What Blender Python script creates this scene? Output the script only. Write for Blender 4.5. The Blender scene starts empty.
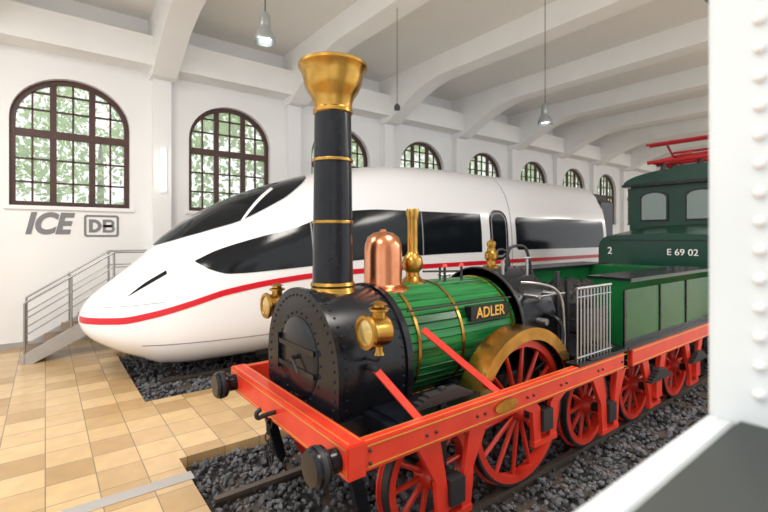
import bpy, bmesh, math, random
from mathutils import Vector, Matrix
random.seed(7)
scene=bpy.context.scene
col=scene.collection
pi=math.pi

# ---------------------------------------------------------------- materials
def mat(name,color,rough=0.5,metal=0.0,coat=0.0,noise=None,bump=None,emit=None,spec=0.5):
    m=bpy.data.materials.new(name); m.use_nodes=True
    nt=m.node_tree; b=nt.nodes['Principled BSDF']
    b.inputs['Base Color'].default_value=(*color,1)
    b.inputs['Roughness'].default_value=rough
    b.inputs['Metallic'].default_value=metal
    b.inputs['Coat Weight'].default_value=coat
    b.inputs['Coat Roughness'].default_value=0.08
    b.inputs['Specular IOR Level'].default_value=spec
    tc=nt.nodes.new('ShaderNodeTexCoord')
    if noise:
        sc,c2,amt=noise
        n=nt.nodes.new('ShaderNodeTexNoise'); n.inputs['Scale'].default_value=sc; n.inputs['Detail'].default_value=4
        nt.links.new(tc.outputs['Object'],n.inputs['Vector'])
        r=nt.nodes.new('ShaderNodeValToRGB')
        r.color_ramp.elements[0].position=0.5-amt/2; r.color_ramp.elements[1].position=0.5+amt/2
        r.color_ramp.elements[0].color=(*color,1); r.color_ramp.elements[1].color=(*c2,1)
        nt.links.new(n.outputs['Fac'],r.inputs['Fac']); nt.links.new(r.outputs['Color'],b.inputs['Base Color'])
    if bump:
        sc,st=bump
        n=nt.nodes.new('ShaderNodeTexNoise'); n.inputs['Scale'].default_value=sc; n.inputs['Detail'].default_value=3
        nt.links.new(tc.outputs['Object'],n.inputs['Vector'])
        bp=nt.nodes.new('ShaderNodeBump'); bp.inputs['Strength'].default_value=st; bp.inputs['Distance'].default_value=0.02
        nt.links.new(n.outputs['Fac'],bp.inputs['Height']); nt.links.new(bp.outputs['Normal'],b.inputs['Normal'])
    if emit:
        b.inputs['Emission Color'].default_value=(*emit[0],1); b.inputs['Emission Strength'].default_value=emit[1]
    return m
M={}
M['wall']=mat('plaster_white',(0.88,0.88,0.875),0.7,noise=(0.8,(0.84,0.84,0.84),0.5),bump=(30,0.08))
M['ceil']=mat('ceiling_paint',(0.84,0.83,0.80),0.8,noise=(0.6,(0.79,0.78,0.75),0.5))
M['beam']=mat('beam_paint',(0.91,0.91,0.89),0.7,noise=(1.2,(0.87,0.87,0.85),0.5))
M['brown']=mat('window_wood',(0.075,0.026,0.020),0.45,noise=(6,(0.05,0.018,0.014),0.4))
M['train']=mat('train_white',(0.84,0.84,0.86),0.2,coat=0.4)
M['glassd']=mat('dark_glass',(0.006,0.008,0.011),0.12,spec=0.3)
M['redst']=mat('stripe_red',(0.60,0.008,0.02),0.3)
M['seam']=mat('seam_grey',(0.25,0.25,0.27),0.5)
M['red']=mat('loco_red',(0.56,0.022,0.012),0.36,coat=0.1,noise=(5,(0.68,0.045,0.02),0.5))
M['gold']=mat('gold_line',(0.75,0.45,0.10),0.35,metal=0.7)
M['brass']=mat('brass',(0.58,0.34,0.08),0.27,metal=1.0,noise=(6,(0.32,0.17,0.035),0.5),bump=(14,.05))
M['copper']=mat('copper',(0.78,0.34,0.19),0.26,metal=1.0,noise=(5,(0.55,0.20,0.09),0.5))
M['black']=mat('loco_black',(0.004,0.005,0.008),0.24,noise=(8,(0.009,0.010,0.014),0.4),spec=0.3)
M['iron']=mat('iron_dark',(0.025,0.025,0.028),0.45,metal=0.2,spec=.4)
M['steel']=mat('steel',(0.36,0.36,0.36),0.3,metal=0.9)
M['rail']=mat('rail_steel',(0.16,0.13,0.11),0.4,metal=0.7)
M['e69']=mat('electric_green',(0.004,0.045,0.026),0.24,noise=(3,(0.003,0.032,0.019),0.5),spec=0.32)
M['tgreen']=mat('tender_green',(0.006,0.11,0.028),0.28,noise=(3,(0.004,0.07,0.018),0.5),spec=0.28)
M['grey']=mat('grey_lettering',(0.20,0.20,0.21),0.5)
M['white']=mat('white_paint',(0.8,0.8,0.8),0.4)
M['stair']=mat('stair_grey',(0.42,0.40,0.38),0.5,noise=(5,(0.36,0.34,0.32),0.5))
M['tread']=mat('stair_tread',(0.22,0.15,0.10),0.6)
M['alu']=mat('lamp_aluminium',(0.36,0.40,0.41),0.3,metal=0.8)
M['bulb']=mat('lamp_bulb',(1,1,1),0.5,emit=((1,0.97,0.9),4))
M['sconce']=mat('sconce_glow',(1,1,1),0.5,emit=((1,0.96,0.9),2.2))
M['stone']=mat('ballast_stone',(0.035,0.036,0.040),0.75,noise=(9,(0.16,0.16,0.17),0.35))
M['bed']=mat('ballast_ground',(0.02,0.02,0.022),0.9,bump=(25,0.8))
M['sleeper']=mat('sleeper_wood',(0.06,0.045,0.035),0.8)
M['coal']=mat('coal',(0.012,0.012,0.013),0.5,bump=(18,1.0))
M['frame']=mat('frame_white',(0.60,0.645,0.66),0.35,noise=(2.5,(0.66,0.70,0.72),0.5))
M['gasket']=mat('frame_dark',(0.022,0.028,0.026),0.5)
M['leaf']=mat('leaves',(0.33,0.52,0.17),0.6,noise=(1.5,(0.58,0.74,0.36),0.3))
M['bark']=mat('bark',(0.16,0.12,0.09),0.9)
M['grass']=mat('outside_ground',(0.45,0.5,0.35),0.9,noise=(0.5,(0.55,0.55,0.5),0.5))
M['cabglass']=mat('cab_glass',(0.16,0.21,0.19),0.1,coat=0.3)
M['lens']=mat('lantern_lens',(0.55,0.42,0.16),0.12,metal=0.6)
M['pred']=mat('pantograph_red',(0.42,0.012,0.02),0.4)
M['strip']=mat('floor_strip_metal',(0.46,0.44,0.42),0.4,metal=0.3)

def pane():
    m=bpy.data.materials.new('window_pane'); m.use_nodes=True; nt=m.node_tree; nt.nodes.clear()
    o=nt.nodes.new('ShaderNodeOutputMaterial'); mx=nt.nodes.new('ShaderNodeMixShader'); t=nt.nodes.new('ShaderNodeBsdfTransparent')
    tr=nt.nodes.new('ShaderNodeBsdfTranslucent'); tr.inputs['Color'].default_value=(.97,1,.97,1); mx.inputs['Fac'].default_value=.38  # white haze mixed into the glass to make the windows look brighter
    nt.links.new(t.outputs[0],mx.inputs[1]); nt.links.new(tr.outputs[0],mx.inputs[2]); nt.links.new(mx.outputs[0],o.inputs['Surface'])
    return m
M['pane']=pane()
def plank():
    m=bpy.data.materials.new('boiler_lagging_green'); m.use_nodes=True; nt=m.node_tree; b=nt.nodes['Principled BSDF']
    tc=nt.nodes.new('ShaderNodeTexCoord'); n=nt.nodes.new('ShaderNodeTexNoise')
    mp=nt.nodes.new('ShaderNodeMapping'); mp.inputs['Scale'].default_value=(1,14,14)
    nt.links.new(tc.outputs['Object'],mp.inputs['Vector']); nt.links.new(mp.outputs['Vector'],n.inputs['Vector'])
    n.inputs['Scale'].default_value=1.2
    r=nt.nodes.new('ShaderNodeValToRGB'); r.color_ramp.elements[0].color=(0.003,0.070,0.014,1); r.color_ramp.elements[1].color=(0.012,0.18,0.042,1)
    r.color_ramp.elements[0].position=.35; r.color_ramp.elements[1].position=.65
    nt.links.new(n.outputs['Fac'],r.inputs['Fac']); nt.links.new(r.outputs['Color'],b.inputs['Base Color'])
    b.inputs['Roughness'].default_value=0.26; b.inputs['Specular IOR Level'].default_value=.4
    return m
M['lag']=plank()
def tiles():
    m=bpy.data.materials.new('floor_tiles'); m.use_nodes=True; nt=m.node_tree; b=nt.nodes['Principled BSDF']
    tc=nt.nodes.new('ShaderNodeTexCoord'); br=nt.nodes.new('ShaderNodeTexBrick')
    br.offset=0; br.squash=1; br.inputs['Scale'].default_value=1
    br.inputs['Brick Width'].default_value=.40; br.inputs['Row Height'].default_value=.40
    br.inputs['Mortar Size'].default_value=.006; br.inputs['Mortar Smooth'].default_value=.2
    br.inputs['Color1'].default_value=(0.70,0.49,0.25,1); br.inputs['Color2'].default_value=(0.36,0.205,0.075,1)
    br.inputs['Mortar'].default_value=(0.28,0.21,0.13,1); br.inputs['Bias'].default_value=-.3
    nt.links.new(tc.outputs['Object'],br.inputs['Vector'])
    n=nt.nodes.new('ShaderNodeTexNoise'); n.inputs['Scale'].default_value=5; n.inputs['Detail'].default_value=5
    nt.links.new(tc.outputs['Object'],n.inputs['Vector'])
    mx=nt.nodes.new('ShaderNodeMixRGB'); mx.blend_type='MULTIPLY'; mx.inputs['Fac'].default_value=.3
    nt.links.new(br.outputs['Color'],mx.inputs['Color1']); nt.links.new(n.outputs['Fac'],mx.inputs['Color2'])
    nt.links.new(mx.outputs['Color'],b.inputs['Base Color'])
    b.inputs['Roughness'].default_value=.24
    return m
M['tile']=tiles()

# ---------------------------------------------------------------- helpers
def empty(name,loc=(0,0,0)):
    e=bpy.data.objects.new(name,None); e.empty_display_size=.2; e.location=loc; col.objects.link(e); return e
def finish(name,me,parent,m,smooth=False):
    ob=bpy.data.objects.new(name,me); col.objects.link(ob)
    if m is not None and not me.materials: me.materials.append(M[m] if isinstance(m,str) else m)
    if smooth:
        for p in me.polygons: p.use_smooth=True
    if parent: ob.parent=parent
    return ob
def from_bm(name,bm,parent,m,smooth=False,recalc=True,autosmooth=None):
    if recalc: bmesh.ops.recalc_face_normals(bm,faces=bm.faces[:])
    if autosmooth:
        for f in bm.faces: f.smooth=True
        for e in bm.edges:
            if len(e.link_faces)==2 and e.calc_face_angle(0)>autosmooth: e.smooth=False
    me=bpy.data.meshes.new(name); bm.to_mesh(me); bm.free()
    return finish(name,me,parent,m,smooth)
def bm_box(bm,lo,hi):
    vs=[bm.verts.new((x,y,z)) for x in (lo[0],hi[0]) for y in (lo[1],hi[1]) for z in (lo[2],hi[2])]
    for f in ((0,1,3,2),(4,6,7,5),(0,4,5,1),(2,3,7,6),(0,2,6,4),(1,5,7,3)): bm.faces.new([vs[i] for i in f])
def box(name,parent,lo,hi,m,bev=0):
    bm=bmesh.new(); bm_box(bm,lo,hi)
    if bev: bmesh.ops.bevel(bm,geom=bm.edges[:],offset=bev,segments=2,affect='EDGES')
    return from_bm(name,bm,parent,m)
def boxes(name,parent,lst,m):
    bm=bmesh.new()
    for lo,hi in lst: bm_box(bm,lo,hi)
    return from_bm(name,bm,parent,m)
def bm_prism(bm,pts,axis,a,b):
    def P(p,t):
        return (p[0],t,p[1]) if axis=='Y' else ((t,p[0],p[1]) if axis=='X' else (p[0],p[1],t))
    A=[bm.verts.new(P(p,a)) for p in pts]; B=[bm.verts.new(P(p,b)) for p in pts]
    bm.faces.new(A); bm.faces.new(B[::-1]); n=len(pts)
    for i in range(n): bm.faces.new((A[i],B[i],B[(i+1)%n],A[(i+1)%n]))
def prism(name,parent,pts,axis,a,b,m,bev=0,auto=None):
    bm=bmesh.new(); bm_prism(bm,pts,axis,a,b)
    if bev: bmesh.ops.bevel(bm,geom=bm.edges[:],offset=bev,segments=2,affect='EDGES')
    return from_bm(name,bm,parent,m,autosmooth=auto)
def basis(axis):
    z=Vector(axis).normalized(); x=Vector((0,0,1)).cross(z) if abs(z.z)<.9 else Vector((1,0,0)).cross(z)*-1
    x.normalize(); y=z.cross(x); return x,y,z
def bm_lathe(bm,o,prof,axis=(0,0,1),n=32,closed=False):
    x,y,z=basis(axis); o=Vector(o); rings=[]
    for r,h in prof:
        if r<1e-5: rings.append([bm.verts.new(o+z*h)])
        else: rings.append([bm.verts.new(o+z*h+(x*math.cos(2*pi*i/n)+y*math.sin(2*pi*i/n))*r) for i in range(n)])
    pairs=list(zip(rings,rings[1:]))
    if closed: pairs.append((rings[-1],rings[0]))
    for A,B in pairs:
        for i in range(n):
            j=(i+1)%n
            if len(A)==1 and len(B)==1: continue
            if len(A)==1: bm.faces.new((A[0],B[i],B[j]))
            elif len(B)==1: bm.faces.new((A[i],B[0],A[j]))
            else: bm.faces.new((A[i],B[i],B[j],A[j]))
def lathe(name,parent,o,prof,m,axis=(0,0,1),n=32,closed=False,auto=.6):
    bm=bmesh.new(); bm_lathe(bm,o,prof,axis,n,closed)
    return from_bm(name,bm,parent,m,autosmooth=auto)
def bm_cyl(bm,p0,p1,r0,r1=None,n=12):
    r1=r0 if r1 is None else r1
    d=Vector(p1)-Vector(p0); bm_lathe(bm,p0,[(0,0),(r0,0),(r1,d.length),(0,d.length)],d,n)
def cyl(name,parent,p0,p1,r0,m,r1=None,n=20):
    bm=bmesh.new(); bm_cyl(bm,p0,p1,r0,r1,n); return from_bm(name,bm,parent,m,autosmooth=.6)
def cyls(name,parent,lst,m,n=10):
    bm=bmesh.new()
    for c in lst: bm_cyl(bm,c[0],c[1],c[2],c[3] if len(c)>3 else None,n)
    return from_bm(name,bm,parent,m,autosmooth=.6)
def tube(name,parent,pts,r,m,smooth=True,closed=False):
    cu=bpy.data.curves.new(name,'CURVE'); cu.dimensions='3D'; cu.bevel_depth=r; cu.bevel_resolution=3; cu.use_fill_caps=True
    sp=cu.splines.new('NURBS' if smooth else 'POLY'); sp.points.add(len(pts)-1)
    for i,p in enumerate(pts): sp.points[i].co=(*p,1)
    if smooth: sp.order_u=3; sp.use_endpoint_u=True
    sp.use_cyclic_u=closed
    cu.materials.append(M[m]); ob=bpy.data.objects.new(name,cu); col.objects.link(ob)
    if parent: ob.parent=parent
    return ob
def text(name,parent,s,loc,rot,size,m,shear=0,bold=0,ext=.004,align='CENTER',sx=1):
    cu=bpy.data.curves.new(name,'FONT'); cu.body=s; cu.size=size; cu.shear=shear; cu.offset=bold; cu.extrude=ext
    cu.align_x=align; cu.align_y='CENTER'; cu.materials.append(M[m])
    ob=bpy.data.objects.new(name,cu); ob.location=loc; ob.rotation_euler=rot; ob.scale=(sx,1,1); col.objects.link(ob)
    if parent: ob.parent=parent
    return ob
def studs(name,parent,pts,r,m):
    bm=bmesh.new()
    for p in pts: bmesh.ops.create_icosphere(bm,subdivisions=1,radius=r,matrix=Matrix.Translation(p))
    return from_bm(name,bm,parent,m,smooth=True)
def interp(tab,x):
    if x<=tab[0][0]: return tab[0][1]
    if x>=tab[-1][0]: return tab[-1][1]
    n=len(tab)
    for i in range(n-1):
        if x<=tab[i+1][0]: break
    def sl(k): return (tab[k+1][1]-tab[k][1])/(tab[k+1][0]-tab[k][0])
    def tan(k):
        if k==0: return sl(0)
        if k==n-1: return sl(n-2)
        a,b=sl(k-1),sl(k)
        return 0 if a*b<=0 else 2*a*b/(a+b)
    h=tab[i+1][0]-tab[i][0]; t=(x-tab[i][0])/h
    return ((1+2*t)*(1-t)**2)*tab[i][1]+t*(1-t)**2*h*tan(i)+t*t*(3-2*t)*tab[i+1][1]+t*t*(t-1)*h*tan(i+1)

# ---------------------------------------------------------------- room
WY=12.0; S=3.52; X0W=.50
XL,XR=-6.0,46.0; YR=-4.5; CZ=7.6
hw=1.10; SILL=3.0; SPR=4.86; RISE=.97
NB=13
def arch(hw_,spr,rise,n=24): return [(-hw_*math.cos(pi*i/n),spr+rise*math.sin(pi*i/n)) for i in range(n+1)]
floor=boxes('floor',None,[((XL,YR,-.2),(1.12,WY,0)),((1.12,5.0,-.2),(XR,7.0,0)),((1.12,10.3,-.2),(XR,WY,0)),((1.12,YR,-.2),(XR,1.0,0))],'tile')
ob=box('ceiling',None,(XL,YR,CZ),(XR,WY,CZ+.2),'ceil')
bm=bmesh.new()
def quad(a,b,c,d): bm.faces.new([bm.verts.new(p) for p in (a,b,c,d)])
D=.38
centers=[X0W+S*k for k in range(-1,NB)]
prev=XL
for c in centers:
    quad((prev,WY,0),(c-hw,WY,0),(c-hw,WY,CZ),(prev,WY,CZ)); prev=c+hw
    quad((c-hw,WY,0),(c+hw,WY,0),(c+hw,WY,SILL),(c-hw,WY,SILL))
    A=arch(hw,SPR,RISE)
    outl=[(-hw,SILL)]+A+[(hw,SILL)]
    for (x1,z1),(x2,z2) in zip(A,A[1:]):
        quad((c+x1,WY,z1),(c+x2,WY,z2),(c+x2,WY,CZ),(c+x1,WY,CZ))
    L=outl+[outl[0]]
    for (x1,z1),(x2,z2) in zip(L,L[1:]):
        quad((c+x1,WY,z1),(c+x2,WY,z2),(c+x2,WY+D,z2),(c+x1,WY+D,z1))
quad((prev,WY,0),(XR,WY,0),(XR,WY,CZ),(prev,WY,CZ))
bmesh.ops.remove_doubles(bm,verts=bm.verts[:],dist=.0005)
from_bm('wall_left',bm,None,'wall',recalc=False)
box('wall_far',None,(XR,YR,0),(XR+.2,WY,CZ),'wall')
boxes('trim_pilasters',None,[((X0W+S*(k+.5)-.2,WY-.22,0),(X0W+S*(k+.5)+.2,WY,6.35)) for k in range(-1,NB)],'wall')
box('trim_cornice',None,(XL,WY-.62,6.32),(XR,WY,7.0),'beam')
box('baseboard_left',None,(XL,WY-.03,0),(XR,WY,.12),'stair')
bm=bmesh.new()
for k in range(-2,NB):
    x=X0W+S*(k+.5)
    pts=[(WY,CZ),(WY,6.15)]
    for i in range(9):
        t=i/8; y=WY-.5-2.6*t; z=6.15+.87*math.sin(t*pi/2)
        pts.append((y,z))
    pts+=[(YR,7.02),(YR,CZ)]
    bm_prism(bm,pts,'X',x-.27,x+.27)
from_bm('ceiling_beams',bm,None,'beam')
def window(c,i):
    p=empty('window_%d'%i,(c,WY+.2,0))
    bm=bmesh.new()
    H=lambda x,k=hw: SPR+RISE*math.sqrt(max(0,1-(x/k)**2))
    o=[(-hw,SILL)]+arch(hw,SPR,RISE)+[(hw,SILL)]
    f=.10; inn=[(-hw+f,SILL+f)]+arch(hw-f,SPR,RISE-f)+[(hw-f,SILL+f)]
    n=len(o); V=[[bm.verts.new((q[0],y,q[1])) for q in ring] for y in (-.06,.06) for ring in (o,inn)]
    for j in range(n):
        k=(j+1)%n
        bm.faces.new((V[0][j],V[0][k],V[1][k],V[1][j])); bm.faces.new((V[2][j],V[3][j],V[3][k],V[2][k]))
        bm.faces.new((V[1][j],V[1][k],V[3][k],V[3][j])); bm.faces.new((V[0][j],V[2][j],V[2][k],V[0][k]))
    for x in (-.36,.36): bm_box(bm,(x-.06,-.05,SILL+.05),(x+.06,.05,H(x)-.04))
    bm_box(bm,(-hw+.05,-.055,4.50),(hw-.05,.055,4.66))
    for x in (-.72,0,.72): bm_box(bm,(x-.018,-.03,SILL+.05),(x+.018,.03,H(x)-.04))
    for z in (3.52,4.02,5.1):
        xx=hw-.05 if z<SPR else hw*math.sqrt(max(0,1-((z-SPR)/RISE)**2))-.05
        bm_box(bm,(-xx,-.03,z-.018),(xx,.03,z+.018))
    z=5.47; xx=hw*math.sqrt(1-((z-SPR)/RISE)**2)-.05; bm_box(bm,(-xx,-.03,z-.018),(xx,.03,z+.018))
    from_bm('frame',bm,p,'brown')
    bm=bmesh.new(); bm.faces.new([bm.verts.new((q[0],.01,q[1])) for q in o]); from_bm('pane',bm,p,'pane')
for i,c in enumerate(centers): window(c,i+1)
boxes('trim_window_sills',None,[((c-hw-.08,WY-.06,SILL-.08),(c+hw+.08,WY+.38,SILL)) for c in centers],'wall')

# outside
bm=bmesh.new(); bm_box(bm,(-30,WY+.5,-.3),(80,60,-.1)); from_bm('ground_outside',bm,None,'grass')
def treemesh():
    bm=bmesh.new(); rnd=random.Random(3)
    clumps=[]
    for _ in range(26):
        v=Vector((rnd.uniform(-1,1),rnd.uniform(-1,1),rnd.uniform(-1,1)))
        if v.length>1: v.normalize()
        clumps.append(Vector((v.x*2.8,v.y*2.2,5.4+v.z*3.2)))
    for _ in range(3000):
        c=rnd.choice(clumps); p=c+Vector((rnd.gauss(0,.5),rnd.gauss(0,.5),rnd.gauss(0,.4)))
        a=Vector((rnd.gauss(0,1),rnd.gauss(0,1),rnd.gauss(0,1))).normalized(); b=a.orthogonal().normalized(); s=rnd.uniform(.08,.17)
        bm.faces.new([bm.verts.new(p+q) for q in (a*s,b*s*.6,-a*s,-b*s*.6)])
    me=bpy.data.meshes.new('foliage'); bm.to_mesh(me); bm.free(); me.materials.append(M['leaf']); return me
tm=treemesh()
for k,(x,y) in enumerate([(-4.5,18.5),(1.6,19),(6.5,18),(11.5,19.5),(17,18.5),(23,19),(29,18.5),(36,19),(43,19)]):
    p=empty('tree' if k==0 else 'tree.%03d'%k,(x,y,-.1)); p.rotation_euler=(0,0,k*1.3)
    f=bpy.data.objects.new('foliage',tm); col.objects.link(f); f.parent=p
    lathe('trunk',p,(0,0,0),[(0,0),(.2,0),(.14,2.2),(.08,5.5),(0,6)],'bark',n=10)

# wall lettering
p=empty('wall_lettering',(0,0,0))
text('letters',p,'ICE',(.04,WY-.008,2.60),(pi/2,0,0),.62,'grey',shear=.25,bold=.026,sx=.86)
q=empty('wall_logo_sign',(0,0,0))
bm=bmesh.new()
def rr(cx,cz,w,h,r,n=6):
    o=[]
    for (sx,sz,a0) in ((1,1,0),(-1,1,pi/2),(-1,-1,pi),(1,-1,1.5*pi)):
        for i in range(n+1):
            a=a0+pi/2*i/n; o.append((cx+sx*(w-r)+r*math.cos(a),cz+sz*(h-r)+r*math.sin(a)))
    return o
def ring_prism(bm,o,inn,axis,a,b):
    def P(p,t): return (p[0],t,p[1]) if axis=='Y' else (t,p[0],p[1])
    V=[[bm.verts.new(P(q,y)) for q in r_] for y in (a,b) for r_ in (o,inn)]; n=len(o)
    for j in range(n):
        k=(j+1)%n
        bm.faces.new((V[0][j],V[0][k],V[1][k],V[1][j])); bm.faces.new((V[2][j],V[3][j],V[3][k],V[2][k]))
        bm.faces.new((V[1][j],V[1][k],V[3][k],V[3][j])); bm.faces.new((V[0][j],V[2][j],V[2][k],V[0][k]))
ring_prism(bm,rr(1.03,2.58,.34,.25,.06),rr(1.03,2.58,.295,.205,.03),'Y',WY-.012,WY)
def glyph(bm,x0,z0,w,h,t,kind):
    def bowl(zb_,zt_,wd):
        r=(zt_-zb_)/2; n=10
        o=[(x0,zb_),(x0+wd-r,zb_)]+[(x0+wd-r+r*math.sin(pi*i/n),zb_+r-r*math.cos(pi*i/n)) for i in range(1,n)]+[(x0+wd-r,zt_),(x0,zt_)]
        r2=r-t; inn=[(x0+t,zb_+t),(x0+wd-r,zb_+t)]+[(x0+wd-r+r2*math.sin(pi*i/n),zb_+r-r2*math.cos(pi*i/n)) for i in range(1,n)]+[(x0+wd-r,zt_-t),(x0+t,zt_-t)]
        ring_prism(bm,o,inn,'Y',WY-.012,WY)
    if kind=='D': bowl(z0,z0+h,w)
    else: bowl(z0,z0+h*.5+t*.45,w); bowl(z0+h*.5-t*.45,z0+h,w*.95)
glyph(bm,.785,2.43,.24,.30,.07,'D'); glyph(bm,1.05,2.43,.24,.30,.058,'B')
from_bm('logo',bm,q,'grey')
for k,i in enumerate((0,2,4)):
    p=empty('wall_sconce' if k==0 else 'wall_sconce.%03d'%k,(X0W+S*(i+.5)+.02,WY-.22,3.95))
    box('backplate',p,(-.07,-.03,-.55),(.07,0,.55),'white')
    cyl('tube',p,(0,-.07,-.5),(0,-.07,.5),.045,'sconce')

def pendant(name,x,y,z,s=1):
    p=empty(name,(x,y,z))
    cyl('cord',p,(0,0,.3*s),(0,0,CZ-z),.008,'iron',n=6)
    lathe('shade',p,(0,0,0),[(.17*s,0),(.165*s,.05*s),(.13*s,.13*s),(.095*s,.2*s),(.085*s,.26*s),(.08*s,.40*s),(.04*s,.46*s),(0,.46*s)],'alu')
    lathe('bulb',p,(0,0,0),[(0,.03*s),(.09*s,.04*s),(.06*s,.12*s),(0,.14*s)],'bulb')
def world(u,d):
    a=(u-384)/440; return (.610*d+.792*a*d, .792*d-.610*a*d)
for nm,u,v,d,s in (('pendant_lamp',265,42,6.2,.9),('pendant_lamp.001',545,124,9.5,.95)):
    x,y=world(u,d); pendant(nm,x,y,2.35+(236-v)*d/440,s)
x,y=world(397,9); p=empty('ceiling_spotlight',(x,y,2.35+128*9/440))
cyl('cord',p,(0,0,.05),(0,0,CZ-p.location.z),.006,'iron',n=6); lathe('head',p,(0,0,0),[(0,-.05),(.06,-.04),(.06,.04),(.02,.09),(0,.09)],'iron',n=14)
p=empty('lighting_track')
box('rail',p,(1.5,2.9,6.90),(40,2.96,6.95),'alu')
cyls('hangers',p,[((x,2.93,6.95),(x,2.93,CZ),.01) for x in range(4,40,4)],'iron')

# ---------------------------------------------------------------- ballast and tracks
def ballast(name,x0,x1,y0,y1,dens,size,seed):
    rnd=random.Random(seed)
    p=empty(name)
    box('ground',p,(x0,y0,-.2),(x1,y1,-.12),'bed')
    bmt=bmesh.new(); bmesh.ops.create_icosphere(bmt,subdivisions=1,radius=1)
    base=[v.co.copy() for v in bmt.verts]; fc=[[v.index for v in f.verts] for f in bmt.faces]; bmt.free()
    temps=[]
    for t in range(14):
        sc=Vector((rnd.uniform(.8,1.3),rnd.uniform(.7,1.1),rnd.uniform(.5,.85)))
        R=Matrix.Rotation(rnd.uniform(0,6.3),3,Vector((rnd.gauss(0,1),rnd.gauss(0,1),rnd.gauss(0,1))).normalized())
        temps.append([R@Vector((v.x*sc.x*rnd.uniform(.8,1.15),v.y*sc.y*rnd.uniform(.8,1.15),v.z*sc.z*rnd.uniform(.8,1.15))) for v in base])
    V=[];F=[]
    xm=min(x1,7); A1=(xm-x0)*dens; A2=max(0,x1-7)*dens*.35
    n=int((A1+A2)*(y1-y0))
    for i in range(n):
        if rnd.random()<A1/(A1+A2): x=rnd.uniform(x0+.04,xm-.02)
        else: x=rnd.uniform(7,x1-.04)
        y=rnd.uniform(y0+.04,y1-.04); s=size*rnd.uniform(.6,1.25); z=rnd.uniform(-.12,-.055)
        b=len(V); T=rnd.choice(temps); c=math.cos(rnd.uniform(0,6.3)); sn=math.sqrt(1-c*c)
        for v in T: V.append((x+(v.x*c-v.y*sn)*s,y+(v.x*sn+v.y*c)*s,z+v.z*s))
        for f in fc: F.append([b+k for k in f])
    me=bpy.data.meshes.new('stones'); me.from_pydata(V,[],F); finish('stones',me,p,'stone')
ballast('ballast_bed',1.15,16,1.0,5.0,400,.032,1)
ballast('ballast_bed.001',1.12,10,7.0,10.3,180,.038,2)
box('ballast_ground_far',None,(16,1.0,-.2),(XR,5.0,-.08),'bed'); box('ballast_ground_far.001',None,(10,7,-.2),(XR,10.3,-.08),'bed')
YC=3.3
def track(name,yc,x0,x1):
    p=empty(name)
    for i,s in enumerate((-1,1)):
        y=yc+s*.75
        prof=[(y-.035,0),(y+.035,0),(y+.035,-.035),(y+.01,-.05),(y+.01,-.11),(y+.06,-.13),(y+.06,-.15),(y-.06,-.15),(y-.06,-.13),(y-.01,-.11),(y-.01,-.05),(y-.035,-.035)]
        prism('rail_%d'%(i+1),p,prof,'X',x0,x1,'rail')
    boxes('sleepers',p,[((x0+.15+k*.65,yc-1.2,-.19),(x0+.40+k*.65,yc+1.2,-.085)) for k in range(int((x1-x0-.5)/.65))],'sleeper')
track('railway_track',YC,1.2,17); track('railway_track.001',8.65,1.5,22)
box('floor_cover_strip',None,(-5,4.5,0.0),(1.15,4.66,.006),'strip')

# ---------------------------------------------------------------- high-speed train
ICY=8.65
T_top=[(.42,1.04),(.46,1.16),(.56,1.32),(.78,1.52),(1.0,1.70),(1.46,2.12),(1.7,2.36),(2.3,2.80),(3.06,3.18),(4.13,3.56),(5.12,3.82),(6.5,4.03),(8,4.10),(20,4.10)]
T_w=[(.42,.03),(.46,.25),(.56,.45),(.78,.68),(1.0,.84),(1.46,1.05),(1.7,1.14),(2.3,1.28),(3.06,1.38),(4.13,1.45),(5.12,1.475),(20,1.475)]
T_c=[(.42,1.0),(1,1.02),(2.3,1.25),(4.2,1.6),(20,1.7)]
T_b=[(.42,.97),(.46,.85),(.56,.72),(.78,.57),(1.0,.45),(1.25,.34),(1.5,.22),(2.0,.17),(20,.17)]
T_n=[(.42,2.1),(2,2.1),(6,2.9),(20,2.9)]
XE=15.0
def ypos(x,z,off=0):
    w=interp(T_w,x); c=interp(T_c,x)
    if z>=c: h=interp(T_top,x)-c; n=interp(T_n,x)
    else: h=c-interp(T_b,x); n=3.5
    t=min(1,abs(z-c)/h)
    return w*(1-t**n)**(1/n)+off
xs=[.42,.425,.435,.45,.47,.5,.55,.61,.68,.76,.88]; x=1.0
while x<8: xs.append(x); x+=.12
while x<XE: xs.append(x); x+=.5
xs.append(XE)
bm=bmesh.new(); rings=[]
NA=80
for x in xs:
    w=interp(T_w,x); c=interp(T_c,x); tp=interp(T_top,x)-c; bt=c-interp(T_b,x); n=interp(T_n,x); r=[]
    for i in range(NA):
        a=2*pi*i/NA; ca,sa=math.cos(a),math.sin(a); nn=n if sa>=0 else 3.5
        h=tp if sa>=0 else bt
        yy=math.copysign(abs(ca)**(2/nn),ca)*w; zz=c+math.copysign(abs(sa)**(2/nn),sa)*h
        r.append(bm.verts.new((x,ICY+yy,zz)))
    rings.append(r)
for A,B in zip(rings,rings[1:]):
    for i in range(NA): bm.faces.new((A[i],A[(i+1)%NA],B[(i+1)%NA],B[i]))
bm.faces.new(rings[0]); bm.faces.new(rings[-1])
ice=empty('high_speed_train')
from_bm('body_shell',bm,ice,'train',autosmooth=.7)
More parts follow.
